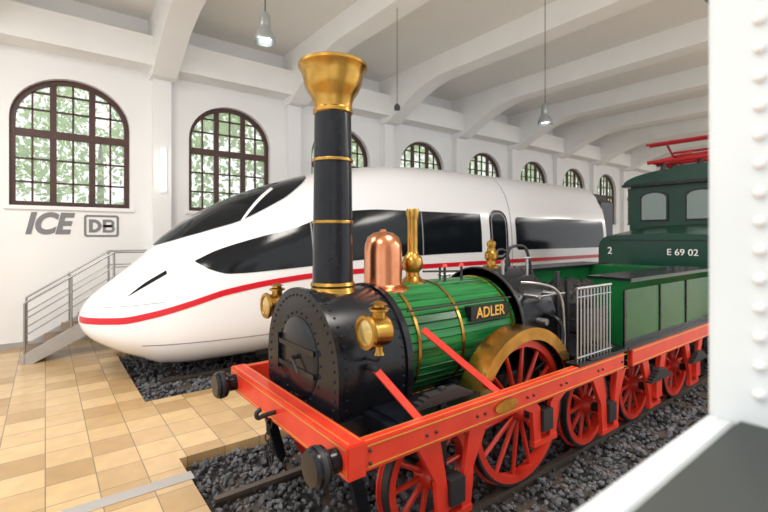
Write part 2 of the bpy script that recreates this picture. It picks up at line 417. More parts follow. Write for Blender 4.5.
def patch(name,x0,x1,zb,zt,m,off=.008,nx=80,nz=8,sides=(-1,1),dense=False):
    bm=bmesh.new()
    for s in sides:
        G=[]
        for i in range(nx+1):
            t=i/nx; t=t*t if dense else t
            x=x0+(x1-x0)*t; row=[]
            for j in range(nz+1):
                b,tt=zb(x),zt(x); z=b+(tt-b)*j/nz
                row.append(bm.verts.new((x,ICY+s*ypos(x,z,off),z)))
            G.append(row)
        for i in range(nx):
            for j in range(nz): bm.faces.new((G[i][j],G[i+1][j],G[i+1][j+1],G[i][j+1]))
    return from_bm(name,bm,ice,m,smooth=True)
zt=lambda x: interp([(1.95,1.95),(2.3,2.12),(3.0,2.34),(3.6,2.50),(4.3,2.74),(4.9,2.86),(5.6,2.90),(9,2.90)],x)
zb=lambda x: interp([(1.95,1.93),(2.15,1.80),(2.45,1.72),(3.6,1.78),(5,1.88),(8.6,1.95),(9,1.95)],x)
patch('window_band',1.95,8.6,zb,zt,'glassd')
for k,xx in enumerate((3.9,6.6)): patch('window_divider_%d'%(k+1),xx,xx+.03,lambda x:zb(x)-.01,lambda x:zt(x)+.01,'seam',off=.011,nx=1)
R=lambda x,a,b,z0,r=.12: (r-math.sqrt(max(0,r*r-max(0,r-min(x-a,b-x))**2)))
patch('window_band_second',10.0,14.8,lambda x:1.98+R(x,10,14.8,0),lambda x:2.86-R(x,10,14.8,0),'glassd',nx=160)
patch('door_seal',8.92,9.66,lambda x:1.74+R(x,8.92,9.66,0,.3),lambda x:3.02-R(x,8.92,9.66,0,.3),'glassd',nx=40,off=.006)
patch('door_leaf',8.98,9.60,lambda x:1.80+R(x,8.98,9.6,0,.26),lambda x:2.96-R(x,8.98,9.6,0,.26),'seam',nx=40,off=.010)
patch('door_window',9.02,9.56,lambda x:1.86+R(x,9.02,9.56,0,.22),lambda x:2.92-R(x,9.02,9.56,0,.22),'glassd',nx=40,off=.014)
sc=lambda x: interp([(.42,1.02),(.9,1.03),(1.3,1.10),(1.8,1.24),(2.4,1.42),(3.2,1.55),(4.0,1.62),(6,1.67),(20,1.70)],x)
patch('red_stripe',.43,XE,lambda x:sc(x)-.045,lambda x:sc(x)+.055,'redst',nx=220,nz=3,dense=True,off=.008)
patch('seam_line',9.80,9.83,lambda x:.5,lambda x:3.95,'seam',nx=1,nz=40,off=.004)
patch('headlight',1.02,1.55,lambda x:interp([(1.02,1.40),(1.55,1.74)],x),lambda x:interp([(1.02,1.405),(1.25,1.60),(1.55,1.80)],x),'glassd',nx=20,off=.008)
patch('skirt_line',1.2,XE,lambda x:.62,lambda x:.635,'seam',nx=120,nz=1,off=.004)
patch('nose_hatch_line',.6,1.5,lambda x:interp([(.6,1.22),(1.5,1.30)],x),lambda x:interp([(.6,1.228),(1.5,1.308)],x),'seam',nx=20,nz=1,off=.004)
def topz(x,y,off):
    w=interp(T_w,x); c=interp(T_c,x); n=interp(T_n,x); h=interp(T_top,x)-c
    return c+h*(1-min(1,abs(y)/w)**n)**(1/n)+off
def screen(name,x0,x1,f0,f1,m,off):
    bm=bmesh.new(); G=[]; nx=50; ny=24
    for i in range(nx+1):
        x=x0+(x1-x0)*i/nx; row=[]
        for j in range(ny+1):
            a=f0(x)+(f1(x)-f0(x))*j/ny; y=a*interp(T_w,x)
            row.append(bm.verts.new((x-off*.5,ICY+y*(1+off*.8),topz(x,y,off))))
        G.append(row)
    for i in range(nx):
        for j in range(ny): bm.faces.new((G[i][j],G[i+1][j],G[i+1][j+1],G[i][j+1]))
    return from_bm(name,bm,ice,m,smooth=True)
fw=lambda x: interp([(1.52,.05),(1.58,.26),(1.75,.46),(2.2,.63),(2.8,.70),(3.5,.66),(4.0,.52),(4.3,.28),(4.4,.02)],x)
screen('windscreen',1.52,4.4,lambda x:-fw(x),fw,'glassd',.012)
for i,s in enumerate((-1,1)):
    screen('screen_pillar_%d'%(i+1),2.75,3.5,lambda x,s=s:s*interp([(2.75,.70),(3.5,.34)],x),lambda x,s=s:s*interp([(2.75,.73),(3.5,.42)],x),'train',.016)
prism('gangway',ice,[(ICY-1.3,.8),(ICY+1.3,.8),(ICY+1.3,3.5),(ICY+.8,3.85),(ICY-.8,3.85),(ICY-1.3,3.5)],'X',XE-.05,XE+.8,'black')
for k,xc in enumerate((3.4,5.9,12.0,14.2)):
    cyls('wheelset_%d'%(k+1),ice,[((xc,ICY-.8,.46),(xc,ICY-.68,.46),.46),((xc,ICY+.68,.46),(xc,ICY+.8,.46),.46),((xc,ICY-.7,.46),(xc,ICY+.7,.46),.09)],'iron',n=28)
box('underframe',ice,(3.0,ICY-1.0,.22),(14.8,ICY+1.0,.7),'iron')

# ---------------------------------------------------------------- steam locomotive
L=empty('steam_locomotive')
def wheel(par,name,x,y,r,m='red',nsp=12,w=.1):
    bm=bmesh.new()
    s=1 if y<YC else -1
    bm_lathe(bm,(x,y-s*w/2,r),[(r-.085,0),(r,0),(r,w*.8),(r+.025,w*.85),(r+.025,w),(r-.085,w)],(0,s,0),48,True)
    bm_lathe(bm,(x,y-s*(w/2+.06),r),[(0,0),(.075,0),(.085,.02),(.10,.05),(.10,w+.07),(0,w+.07)],(0,s,0),24)
    for i in range(nsp):
        a=2*pi*i/nsp+.1; dx,dz=math.cos(a),math.sin(a)
        bm_cyl(bm,(x+dx*.08,y,r+dz*.08),(x+dx*(r-.07),y,r+dz*(r-.07)),.026,.019,8)
    from_bm(name,bm,par,m,autosmooth=.6)
    bm=bmesh.new(); bm_lathe(bm,(x,y-s*(w/2+.002),r),[(r-.022,0),(r+.002,0),(r+.002,w*.7),(r-.022,w*.7)],(0,s,0),48,True)
    from_bm(name+'_tyre',bm,par,'iron',autosmooth=.6)
WX=(2.42,3.60,4.83); WRr=(.457,.686,.457)
for i,(x,r) in enumerate(zip(WX,WRr)):
    for j,s in enumerate((-1,1)): wheel(L,'wheel_%d_%d'%(i+1,j+1),x,YC+s*.73,r,nsp=14 if r>.6 else 10)
    cyl('axle_%d'%(i+1),L,(x,YC-1.03,r),(x,YC+1.03,r),.05,'iron')
FY=1.01; FB,FT=.87,1.06; FX0,FX1=1.50,5.2
for j,s in enumerate((-1,1)):
    y=YC+s*FY
    box('side_frame_%d'%(j+1),L,(FX0,y-.04,FB),(FX1,y+.04,FT),'red',.006)
    yo=y+s*.043
    boxes('frame_lining_%d'%(j+1),L,[((FX0+.1,yo-.002,FT-.032),(FX1-.05,yo+.002,FT-.024)),((FX0+.1,yo-.002,FB+.024),(FX1-.05,yo+.002,FB+.032)),
        ((FX0+.02,y-.03,FT),(FX1,y-.024,FT+.003)),((FX0+.02,y+.024,FT),(FX1,y+.03,FT+.003))],'gold')
    bm=bmesh.new()
    for x,r in zip(WX,WRr):
        zb_=r-.16; hwid=.30
        for q in (-1,1):
            P=[(x+q*(hwid+.08),FB+.01),(x+q*(hwid-.14),FB+.01),(x+q*.085,r+.06 if r<.6 else FB-.05),(x+q*.07,zb_),(x+q*.17,zb_),(x+q*.19,r-.02),(x+q*.20,r+.12 if r<.6 else FB-.08)]
            bm_prism(bm,P,'Y',y-.02,y+.02)
        bm_box(bm,(x-.18,y-.025,zb_-.05),(x+.18,y+.025,zb_))
    from_bm('axle_guards_%d'%(j+1),bm,L,'red')
    boxes('axle_boxes_%d'%(j+1),L,[((x-.075,y-.05,r-.09),(x+.075,y+.05,r+.10)) for x,r in zip(WX,WRr)],'iron')
    studs('frame_bolts_%d'%(j+1),L,[(x+q*dx,y+s*.045,FB+.09) for x in WX for q in (-1,1) for dx in (.22,.31)]+[(FX0+.12,y+s*.045,FB+.05+.08*k) for k in range(2)],.014,'iron')
    for k,(x,r) in enumerate(zip(WX,WRr)):
        if k==1: continue
        boxes('leaf_spring_%d_%d'%(k+1,j+1),L,[((x-.32+.05*i,YC+s*.89-.035,FT+.02+.022*i*1),(x+.32-.05*i,YC+s*.89+.035,FT+.04+.022*i)) for i in range(4)]+[((x-.03,YC+s*.89-.02,FB-.3),(x+.03,YC+s*.89+.02,FT+.13))],'iron')
BX=1.45; BW=1.06
box('buffer_beam',L,(BX,YC-BW,.85),(BX+.14,YC+BW,1.07),'red',.008)
boxes('beam_lining',L,[((BX-.004,YC-BW+.03,1.035),(BX-.001,YC+BW-.03,1.043)),((BX-.004,YC-BW+.03,.877),(BX-.001,YC+BW-.03,.885)),((BX+.02,YC-BW+.03,1.07),(BX+.028,YC+BW-.03,1.073)),((BX+.11,YC-BW+.03,1.07),(BX+.118,YC+BW-.03,1.073))],'gold')
box('rear_beam',L,(5.1,YC-1.05,.86),(5.2,YC+1.05,1.06),'red')
for j,s in enumerate((-1,1)):
    lathe('buffer_%d'%(j+1),L,(BX,YC+s*.93,.945),[(0,0),(.075,0),(.075,.07),(.10,.08),(.118,.10),(.122,.14),(.118,.175),(.10,.195),(0,.20)],'black',axis=(-1,0,0))
    lathe('buffer_ring_%d'%(j+1),L,(BX,YC+s*.93,.945),[(.122,.12),(.125,.13),(.125,.145),(.122,.155)],'iron',axis=(-1,0,0))
tube('coupling_hook',L,[(BX,YC,.95),(BX-.09,YC,.95),(BX-.15,YC,.93),(BX-.16,YC,.99),(BX-.12,YC,1.0)],.018,'iron')
bm=bmesh.new()
for k in range(6):
    a=.87-k*.055; R_=Matrix.Translation((BX-.05,YC+.03*math.sin(k),a))@Matrix.Rotation(pi/2*(k%2),4,'Z')@Matrix.Rotation(pi/2,4,'X')
    n=14
    ring=[]
    for i in range(n):
        c=Vector((.022*math.cos(2*pi*i/n),.04*math.sin(2*pi*i/n),0)); dirv=c.normalized()
        ring.append([bm.verts.new(R_@(c+dirv*.007*math.cos(t)+Vector((0,0,.007*math.sin(t))))) for t in (0,pi/3*1,2*pi/3,pi,4*pi/3,5*pi/3)])
    for i in range(n):
        for j in range(6): bm.faces.new((ring[i][j],ring[(i+1)%n][j],ring[(i+1)%n][(j+1)%6],ring[i][(j+1)%6]))
from_bm('coupling_chain',bm,L,'iron',smooth=True)
for j,s in enumerate((-1,1)):
    prism('rail_guard_%d'%(j+1),L,[(1.60,.86),(1.70,.86),(1.88,.20),(1.84,.12),(1.79,.2)],'Y',YC+s*.75-.03,YC+s*.75+.03,'black')
boxes('inner_frame',L,[((1.55,YC-.60,.76),(4.9,YC-.54,1.0)),((1.55,YC+.54,.76),(4.9,YC+.60,1.0)),((1.9,YC-1.0,.90),(1.98,YC+1.0,1.02)),((2.95,YC-1.0,.90),(3.02,YC+1.0,1.02)),((4.25,YC-1.0,.90),(4.32,YC+1.0,1.02))],'black')
# smokebox
SR=.60; SZ=1.30
def smoke(R,zbot,wb):
    pts=[(R*math.cos(a),SZ+R*math.sin(a)) for a in [pi*i/28 for i in range(29)]]
    pts+=[(-R*.99,SZ-.2),(-R*.9,SZ-.36),(-wb,zbot+.05),(-wb+.06,zbot),(wb-.06,zbot),(wb,zbot+.05),(R*.9,SZ-.36),(R*.99,SZ-.2)]
    return [(YC+p[0],p[1]) for p in pts]
prism('smokebox',L,smoke(SR,.74,.46),'X',1.68,2.36,'black',auto=.5)
prism('smokebox_front_plate',L,smoke(SR+.025,.72,.49),'X',1.655,1.69,'black',auto=.5)
prism('smokebox_rear_ring',L,smoke(SR+.02,.74,.48),'X',2.31,2.37,'black',auto=.5)
O=smoke(SR-.035,.77,.44)
def along(O,n):
    seg=[(Vector(O[i]),Vector(O[(i+1)%len(O)])) for i in range(len(O))]; tot=sum((b-a).length for a,b in seg); out=[]
    for k in range(n):
        t=tot*k/n
        for a,b in seg:
            l=(b-a).length
            if t<=l: out.append(a+(b-a)*t/l); break
            t-=l
    return out
rv=[(1.655,p.x,p.y) for p in along(O,52)]
rv+=[(x,p.x,p.y) for x in (1.74,2.28,2.34) for p in along(smoke(SR,.74,.46),50)]
rv+=[(1.655,YC+.36*math.cos(a),1.36+.36*math.sin(a)) for a in [2*pi*i/26 for i in range(26)]]
studs('smokebox_rivets',L,rv,.013,'black')
lathe('smokebox_door',L,(1.66,YC,1.36),[(0,.03),(.3,.022),(.325,.012),(.33,0)],'black',axis=(-1,0,0),n=40)
boxes('door_straps',L,[((1.625,YC-.30,1.42),(1.64,YC+.36,1.46)),((1.625,YC-.30,1.24),(1.64,YC+.36,1.28)),((1.62,YC+.33,1.2),(1.65,YC+.37,1.5))],'black')
cyls('door_handle',L,[((1.58,YC,1.36),(1.66,YC,1.36),.02),((1.59,YC,1.36),(1.59,YC-.12,1.26),.01)],'iron')
for j,s in enumerate((-1,1)):
    cyl('steam_cylinder_%d'%(j+1),L,(1.75,YC+s*.34,.70),(2.3,YC+s*.34,.70),.17,'black',n=28)
    box('running_sheet_%d'%(j+1),L,(1.98,YC+s*.76-.2,1.02),(3.0,YC+s*.76+.2,1.04),'black')
BR=.53; BZ=1.37
def boil():
    bm=bmesh.new(); n=44
    rings=[]
    for x in (2.34,3.86):
        r=[]
        for i in range(n):
            for (da,rr_) in ((0.0,BR-.010),(.10,BR),(.90,BR)):
                a=2*pi*(i+da)/n; r.append(bm.verts.new((x,YC+rr_*math.cos(a),BZ+rr_*math.sin(a))))
        rings.append(r)
    N=len(rings[0])
    for i in range(N): bm.faces.new((rings[0][i],rings[0][(i+1)%N],rings[1][(i+1)%N],rings[1][i]))
    return from_bm('boiler_barrel',bm,L,'lag')
boil()
for k,x in enumerate((2.50,3.04,3.78)):
    lathe('boiler_band_%d'%(k+1),L,(x,YC,BZ),[(BR-.01,0),(BR+.01,0),(BR+.01,.03),(BR-.01,.03)],'brass',axis=(1,0,0),n=56,closed=True)
def fbx(R,z0,hw_):
    pts=[(YC+R*math.cos(a),BZ+.02+R*math.sin(a)) for a in [pi*i/24 for i in range(25)]]
    return pts+[(YC-hw_,z0),(YC+hw_,z0)]
prism('firebox',L,fbx(.60,.55,.58),'X',3.86,4.50,'black',auto=.5)
prism('firebox_band_front',L,fbx(.615,.6,.595),'X',3.86,3.90,'iron',auto=.5)
studs('firebox_rivets',L,[(x,p.x,p.y) for x in (3.94,4.44) for p in along(fbx(.60,.55,.58),46)],.012,'black')
prism('nameplate_backing',L,[(3.16,1.545),(3.72,1.545),(3.72,1.685),(3.16,1.685)],'Y',YC-BR-.004,YC-BR+.08,'black')
text('nameplate_letters',L,'ADLER',(3.44,YC-BR-.008,1.615),(pi/2,0,0),.14,'gold',bold=.002,ext=.003,sx=1.0)
CX=1.98
lathe('chimney_barrel',L,(CX,YC,0),[(.178,1.84),(.168,2.6),(.158,3.5),(0,3.5)],'black',n=40)
lathe('chimney_base',L,(CX,YC,0),[(.22,1.83),(.20,1.87),(.185,1.91),(.195,1.93),(.185,1.955),(.17,1.96)],'brass',n=40)
lathe('chimney_saddle',L,(CX,YC,0),[(.30,1.78),(.24,1.83),(.215,1.86),(.18,1.87)],'black',n=40)
for k,z in enumerate((2.47,3.0)):
    lathe('chimney_ring_%d'%(k+1),L,(CX,YC,z-.012),[(.155,0),(.176,0),(.179,.012),(.176,.024),(.155,.024)],'brass',n=40)
lathe('chimney_cap',L,(CX,YC,0),[(.158,3.40),(.172,3.41),(.172,3.44),(.165,3.45),(.168,3.50),(.190,3.555),(.222,3.60),(.245,3.65),(.257,3.71),(.272,3.76),(.292,3.79),(.300,3.80),(.300,3.825),(.285,3.835),(.27,3.825),(.25,3.75),(.17,3.55),(0,3.5)],'brass',n=48)
DX=2.53
lathe('steam_dome',L,(DX,YC,0),[(.24,1.80),(.22,1.87),(.185,1.90),(.18,1.93),(.18,2.20),(.172,2.27),(.145,2.34),(.09,2.38),(.03,2.395),(.03,2.41),(0,2.415)],'copper',n=40)
lathe('dome_collar',L,(DX,YC,0),[(.25,1.82),(.25,1.86),(.20,1.89),(.19,1.89)],'copper',n=40)
VX=2.90
lathe('safety_valve',L,(VX,YC,0),[(.13,1.86),(.13,1.90),(.10,1.92),(.07,1.95),(.065,1.99),(.09,2.02),(.105,2.08),(.09,2.14),(.06,2.17),(.052,2.2),(.052,2.5),(.058,2.53),(.068,2.59),(.058,2.62),(.03,2.62),(0,2.6)],'brass',n=28)
cyls('valve_rods',L,[((VX+.05,YC-.1,2.0),(3.5,YC-.1,1.98),.010),((3.25,YC-.1,1.88),(3.25,YC-.1,2.03),.014),((3.5,YC-.1,1.88),(3.5,YC-.1,2.03),.014),((3.38,YC+.1,1.88),(3.38,YC+.1,2.02),.012)],'iron')
lathe('valve_caps_1',L,(3.25,YC-.1,2.03),[(0,0),(.03,0),(.02,.03),(0,.035)],'red',n=12); lathe('valve_caps_2',L,(3.5,YC-.1,2.03),[(0,0),(.03,0),(.02,.03),(0,.035)],'red',n=12)
lathe('steam_whistle',L,(4.12,YC,0),[(.10,1.96),(.10,2.0),(.05,2.02),(.05,2.06),(.075,2.09),(.08,2.15),(.05,2.18),(.045,2.22),(.055,2.24),(.05,2.28),(.02,2.30),(0,2.33)],'brass',n=24)
tube('steam_pipe_1',L,[(4.2,YC-.15,1.95),(4.2,YC-.15,2.2),(4.35,YC-.2,2.25),(4.5,YC-.25,2.2),(4.52,YC-.3,1.7)],.018,'iron')
tube('steam_pipe_2',L,[(4.3,YC+.1,1.95),(4.3,YC+.1,2.15),(4.45,YC+.1,2.2),(4.6,YC+.1,2.1),(4.6,YC+.1,1.8)],.018,'iron')
tube('feed_pipe',L,[(4.3,YC-.58,1.5),(4.3,YC-.75,1.5),(4.3,YC-.80,1.3),(4.2,YC-.80,1.15),(3.9,YC-.6,.9)],.022,'black')
tube('regulator_pipe',L,[(4.05,YC-.45,1.85),(4.2,YC-.62,1.85),(4.4,YC-.70,1.75),(4.45,YC-.72,1.5),(4.45,YC-.72,1.1)],.016,'steel')
cyls('backhead_fittings',L,[((4.5,YC-.25,1.75),(4.62,YC-.25,1.75),.05),((4.5,YC+.25,1.75),(4.62,YC+.25,1.75),.05),((4.5,YC,1.9),(4.58,YC,1.9),.09),((4.5,YC-.4,1.55),(4.62,YC-.4,1.55),.04)],'brass',n=18)
cyls('firebox_fittings',L,[((4.0,YC-.66,1.72),(4.55,YC-.66,1.72),.012),((4.05,YC-.5,1.72),(4.05,YC-.68,1.72),.025),((4.4,YC-.5,1.72),(4.4,YC-.68,1.72),.025),((4.15,YC-.58,1.45),(4.15,YC-.70,1.45),.035),((4.0,YC-.25,1.9),(4.0,YC-.25,2.08),.02),((4.38,YC-.3,1.85),(4.38,YC-.3,2.1),.016),((4.3,YC-.3,2.1),(4.46,YC-.3,2.1),.012)],'steel',n=14)
boxes('backhead_levers',L,[((4.6,YC-.55,1.08),(4.64,YC-.51,1.95)),((4.72,YC-.6,1.08),(4.76,YC-.56,1.85)),((4.6,YC+.4,1.08),(4.64,YC+.44,1.9)),((4.52,YC-.45,1.3),(4.6,YC+.45,1.34))],'iron')
def splash(s,j):
    y0=YC+s*.64; y1=YC+s*.86; cx,cz=WX[1],.686
    bm=bmesh.new()
    rng=[pi*.14+ (pi*.76)*i/30 for i in range(31)]
    o=[(cx+.80*math.cos(a),cz+.80*math.sin(a)) for a in rng]; inn=[(cx+.785*math.cos(a),cz+.785*math.sin(a)) for a in rng][::-1]
    bm_prism(bm,o+inn,'Y',y0,y1); from_bm('splasher_top_%d'%j,bm,L,'brass',autosmooth=.5)
    bm=bmesh.new(); inn=[(cx+.685*math.cos(a),cz+.685*math.sin(a)) for a in rng][::-1]
    bm_prism(bm,o+inn,'Y',y1-.004*s,y1+.012*s); from_bm('splasher_face_%d'%j,bm,L,'brass',autosmooth=.5)
splash(-1,1); splash(1,2)
def bar(name,p0,p1,w,t,m):
    bm=bmesh.new(); a,b=Vector(p0),Vector(p1); d=(b-a).normalized(); yv=Vector((0,1,0)); side=d.cross(yv).normalized()*w/2; yv=yv*t/2
    vs=[bm.verts.new(p+i*side+k*yv) for p in (a,b) for i in (-1,1) for k in (-1,1)]
    for f in ((0,1,3,2),(4,6,7,5),(0,4,5,1),(2,3,7,6),(0,2,6,4),(1,5,7,3)): bm.faces.new([vs[i] for i in f])
    return from_bm(name,bm,L,m)
for j,s in enumerate((-1,1)):
    bar('boiler_stay_%d'%(2*j+1),(2.10,YC+s*.98,1.05),(1.94,YC+s*.68,1.36),.055,.025,'red')
    bar('boiler_stay_%d'%(2*j+2),(2.98,YC+s*.98,1.05),(2.52,YC+s*.57,1.56),.055,.025,'red')
    cyl('stay_bracket_%d'%(j+1),L,(1.94,YC+s*.55,1.36),(1.94,YC+s*.70,1.36),.025,'iron')
for j,s in enumerate((-1,1)):
    lx,ly,lz=(1.88,YC+s*.77,1.67) if s<0 else (1.80,YC+s*.80,1.67); k_=.86
    g=lambda pr:[(a*k_,b*k_) for a,b in pr]
    lathe('lantern_body_%d'%(j+1),L,(lx,ly,lz),g([(0,-.1),(.11,-.1),(.125,-.08),(.125,.06),(.14,.09),(.14,.11),(.115,.115)]),'brass',axis=(-1,0,0),n=28)
    lathe('lantern_lens_%d'%(j+1),L,(lx,ly,lz),g([(.115,.108),(.08,.118),(0,.122)]),'lens',axis=(-1,0,0),n=28)
    lathe('lantern_ring_%d'%(j+1),L,(lx,ly,lz),g([(.14,.09),(.148,.10),(.14,.125),(.11,.125),(.11,.1)]),'brass',axis=(-1,0,0),n=28)
    lathe('lantern_chimney_%d'%(j+1),L,(lx+.02,ly,lz),g([(.06,.11),(.06,.16),(.09,.17),(.09,.185),(.05,.2),(.05,.215),(.075,.22),(.03,.245),(0,.25)]),'brass',n=20)
    lathe('lantern_foot_%d'%(j+1),L,(lx+.02,ly,lz),g([(.0,-.2),(.05,-.2),(.035,-.17),(.035,-.13),(.05,-.11)]),'brass',n=20)
    tube('lantern_bracket_%d'%(j+1),L,[(lx+.02,ly,lz-.17),(lx+.02,ly,lz-.22),(lx+.05,ly-s*.1,lz-.24),(lx+.05,YC+s*.56,lz-.24)],.014,'iron')
box('footplate',L,(4.4,YC-1.04,1.06),(5.2,YC+1.04,1.09),'black')
for j,s in enumerate((-1,1)):
    y=YC+s*.98
    lst=[((x,y,1.08),(x,y,1.82),.009) for x in [4.24+.068*i for i in range(11)]]
    lst+=[((4.22,y,1.82),(4.94,y,1.82),.016),((4.22,y,1.12),(4.94,y,1.12),.012),((4.22,y,1.73),(4.94,y,1.73),.008)]
    cyls('guard_rail_%d'%(j+1),L,lst,'steel',n=8)
    box('guard_rail_deck_%d'%(j+1),L,(4.15,y-.07,1.055),(5.2,y+.08,1.08),'black')
    cyls('hand_rail_%d'%(j+1),L,[((2.4,YC+s*.50,1.72),(3.8,YC+s*.50,1.72),.010)],'iron')
    box('cab_side_sheet_%d'%(j+1),L,(4.52,YC+s*.86-.012,1.08),(5.05,YC+s*.86+.012,1.55),'black')
prism('builder_plate',L,[(2.99+.15*math.cos(2*pi*i/24),.965+.05*math.sin(2*pi*i/24)) for i in range(24)],'Y',YC-FY-.058,YC-FY-.03,'brass')
cyls('motion_rods',L,[((2.3,YC-.34,.70),(3.5,YC-.34,.80),.03),((2.3,YC+.34,.70),(3.5,YC+.34,.80),.03)],'iron')

# ---------------------------------------------------------------- tender
T=empty('locomotive_tender')
TW=(5.98,7.32)
for i,x in enumerate(TW):
    for j,s in enumerate((-1,1)): wheel(T,'wheel_%d_%d'%(i+1,j+1),x,YC+s*.75,.457,nsp=10)
    cyl('axle_%d'%(i+1),T,(x,YC-1.06,.457),(x,YC+1.06,.457),.05,'iron')
for j,s in enumerate((-1,1)):
    y=YC+s*1.01
    box('side_frame_%d'%(j+1),T,(5.3,y-.045,.86),(8.25,y+.045,1.06),'red',.006)
    bm=bmesh.new()
    for x in TW:
        for q in (-1,1): bm_prism(bm,[(x+q*.36,.87),(x+q*.20,.87),(x+q*.085,.52),(x+q*.07,.30),(x+q*.15,.30),(x+q*.17,.44)],'Y',y-.02,y+.02)
        bm_box(bm,(x-.16,y-.025,.25),(x+.16,y+.025,.30))
    from_bm('axle_guards_%d'%(j+1),bm,T,'red')
    boxes('axle_boxes_%d'%(j+1),T,[((x-.08,y-.07,.37),(x+.08,y+.06,.57)) for x in TW],'red')
    boxes('frame_lining_%d'%(j+1),T,[((5.32,y+s*.048-.002,1.03),(8.2,y+s*.048+.002,1.038)),((5.32,y+s*.048-.002,.882),(8.2,y+s*.048+.002,.89))],'gold')
    for k,x in enumerate(TW):
        boxes('leaf_spring_%d_%d'%(k+1,j+1),T,[((x-.30+.05*i,y+s*.07-.03,.60+.025*i),(x+.30-.05*i,y+s*.07+.03,.622+.025*i)) for i in range(5)],'iron')
    prism('tank_side_%d'%(j+1),T,[(YC+s*.96,1.08),(YC+s*.96,1.72),(YC+s*1.04,1.82),(YC+s*1.04,1.85),(YC+s*.60,1.85),(YC+s*.60,1.08)],'X',5.3,8.15,'tgreen')
    boxes('tank_edges_%d'%(j+1),T,[((5.28,YC+s*.79-.26,1.84),(8.17,YC+s*.79+.26,1.865)),((5.29,YC+s*.965-.01,1.10),(5.34,YC+s*.965+.01,1.72)),((6.3,YC+s*.965-.01,1.10),(6.34,YC+s*.965+.01,1.72)),((7.2,YC+s*.965-.01,1.10),(7.24,YC+s*.965+.01,1.72)),((5.29,YC+s*.965-.012,1.08),(8.15,YC+s*.965+.012,1.13))],'black')
    lathe('buffer_%d'%(j+1),T,(8.25,YC+s*.9,.95),[(0,0),(.09,0),(.09,.1),(.13,.12),(.13,.2),(0,.22)],'black',axis=(1,0,0))
box('tank_rear',T,(7.55,YC-.62,1.08),(8.15,YC+.62,1.85),'tgreen'); box('floor_plate',T,(5.22,YC-1.05,1.05),(8.25,YC+1.05,1.085),'black')
boxes('cross_beams',T,[((5.3,YC-1.0,.86),(5.38,YC+1.0,1.05)),((8.17,YC-1.0,.86),(8.25,YC+1.0,1.05))],'red')
bm=bmesh.new(); bmesh.ops.create_grid(bm,x_segments=24,y_segments=16,size=1)
for v in bm.verts: v.co=Vector((6.5+v.co.x*1.04,YC+v.co.y*.59,1.55+.10*math.cos(v.co.x*2)+random.uniform(-.05,.05)))
ret=bmesh.ops.extrude_face_region(bm,geom=bm.faces[:])
for g in ret['geom']:
    if isinstance(g,bmesh.types.BMVert): g.co.z=1.10
from_bm('coal_load',bm,T,'coal')
cyls('drawbar',T,[((5.18,YC,.92),(5.32,YC,.92),.04)],'iron')

# ---------------------------------------------------------------- electric locomotive
E=empty('electric_locomotive')
def rprof(w,z0,z1,r,crown=0.0):
    o=[(YC-w,z0),(YC+w,z0)]
    for i in range(7):
        a=pi/2*i/6; o.append((YC+w-r+r*math.cos(a),z1-r+r*math.sin(a)))
    if crown: o.append((YC,z1+crown))
    for i in range(7):
        a=pi/2+pi/2*i/6; o.append((YC-w+r+r*math.cos(a),z1-r+r*math.sin(a)))
    return o
def hood(name,xa,xb,za,zb_):
    bm=bmesh.new(); A=rprof(1.22,1.0,za,.25,.05); B=rprof(1.22,1.0,zb_,.25,.05)
    a=[bm.verts.new((xa,p[0],p[1])) for p in A]; b=[bm.verts.new((xb,p[0],p[1])) for p in B]
    bm.faces.new(a); bm.faces.new(b[::-1]); n=len(a)
    for i in range(n): bm.faces.new((a[i],b[i],b[(i+1)%n],a[(i+1)%n]))
    from_bm(name,bm,E,'e69',autosmooth=.4)
hood('front_hood',9.1,10.9,2.36,2.56); hood('rear_hood',14.1,15.9,2.56,2.36)
prism('cab_body',E,rprof(1.38,1.0,3.52,.12,.0),'X',10.9,14.1,'e69',auto=.4)
rf=[(YC-1.46,3.50)]+[(YC-1.46*math.cos(pi*i/20),3.54+.30*math.sin(pi*i/20)) for i in range(21)]+[(YC+1.46,3.50)]
prism('roof',E,rf,'X',10.75,14.25,'e69',auto=.4)
prism('roof_edge',E,[(YC-1.48,3.48),(YC+1.48,3.48),(YC+1.48,3.54),(YC-1.48,3.54)],'X',10.72,14.28,'black')
box('main_frame',E,(9.0,YC-1.3,.80),(16.0,YC+1.3,1.02),'red')
boxes('frame_stripe',E,[((9.05,YC-1.32,.95),(15.95,YC+1.32,1.0))],'black')
def win(y,w,z0,z1): 
    return [(y-w,z0),(y+w,z0)]+[(y+w*math.cos(a),z1-.12+.12*math.sin(a)) for a in [pi*i/12 for i in range(13)]]
for k,y in enumerate((YC+.85,YC-.05,YC-.95)):
    prism('front_window_frame_%d'%(k+1),E,win(y,.29,2.68,3.36),'X',10.87,10.9,'black')
    prism('front_window_%d'%(k+1),E,win(y,.25,2.72,3.32),'X',10.86,10.9,'cabglass')
for j,s in enumerate((-1,1)):
    boxes('side_windows_%d'%(j+1),E,[((x,YC+s*1.385-.006,2.65),(x+.55,YC+s*1.385+.006,3.3)) for x in (11.2,12.2,13.2)],'cabglass')
    lathe('lamp_%d'%(j+1),E,(9.1,YC+s*.85,1.45),[(0,0),(.13,0),(.13,.1),(.11,.12),(0,.12)],'iron',axis=(-1,0,0))
    lathe('buffer_%d'%(j+1),E,(9.0,YC+s*.9,.98),[(0,0),(.09,0),(.09,.25),(.2,.27),(.2,.3),(0,.32)],'black',axis=(-1,0,0))
    cyls('hood_rail_%d'%(j+1),E,[((9.2,YC+s*1.25,1.9),(10.8,YC+s*1.25,1.9),.015)],'steel')
    for i,x in enumerate((10.4,14.6)): wheel(E,'wheel_%d_%d'%(i+1,j+1),x,YC+s*.75,.5,nsp=10)
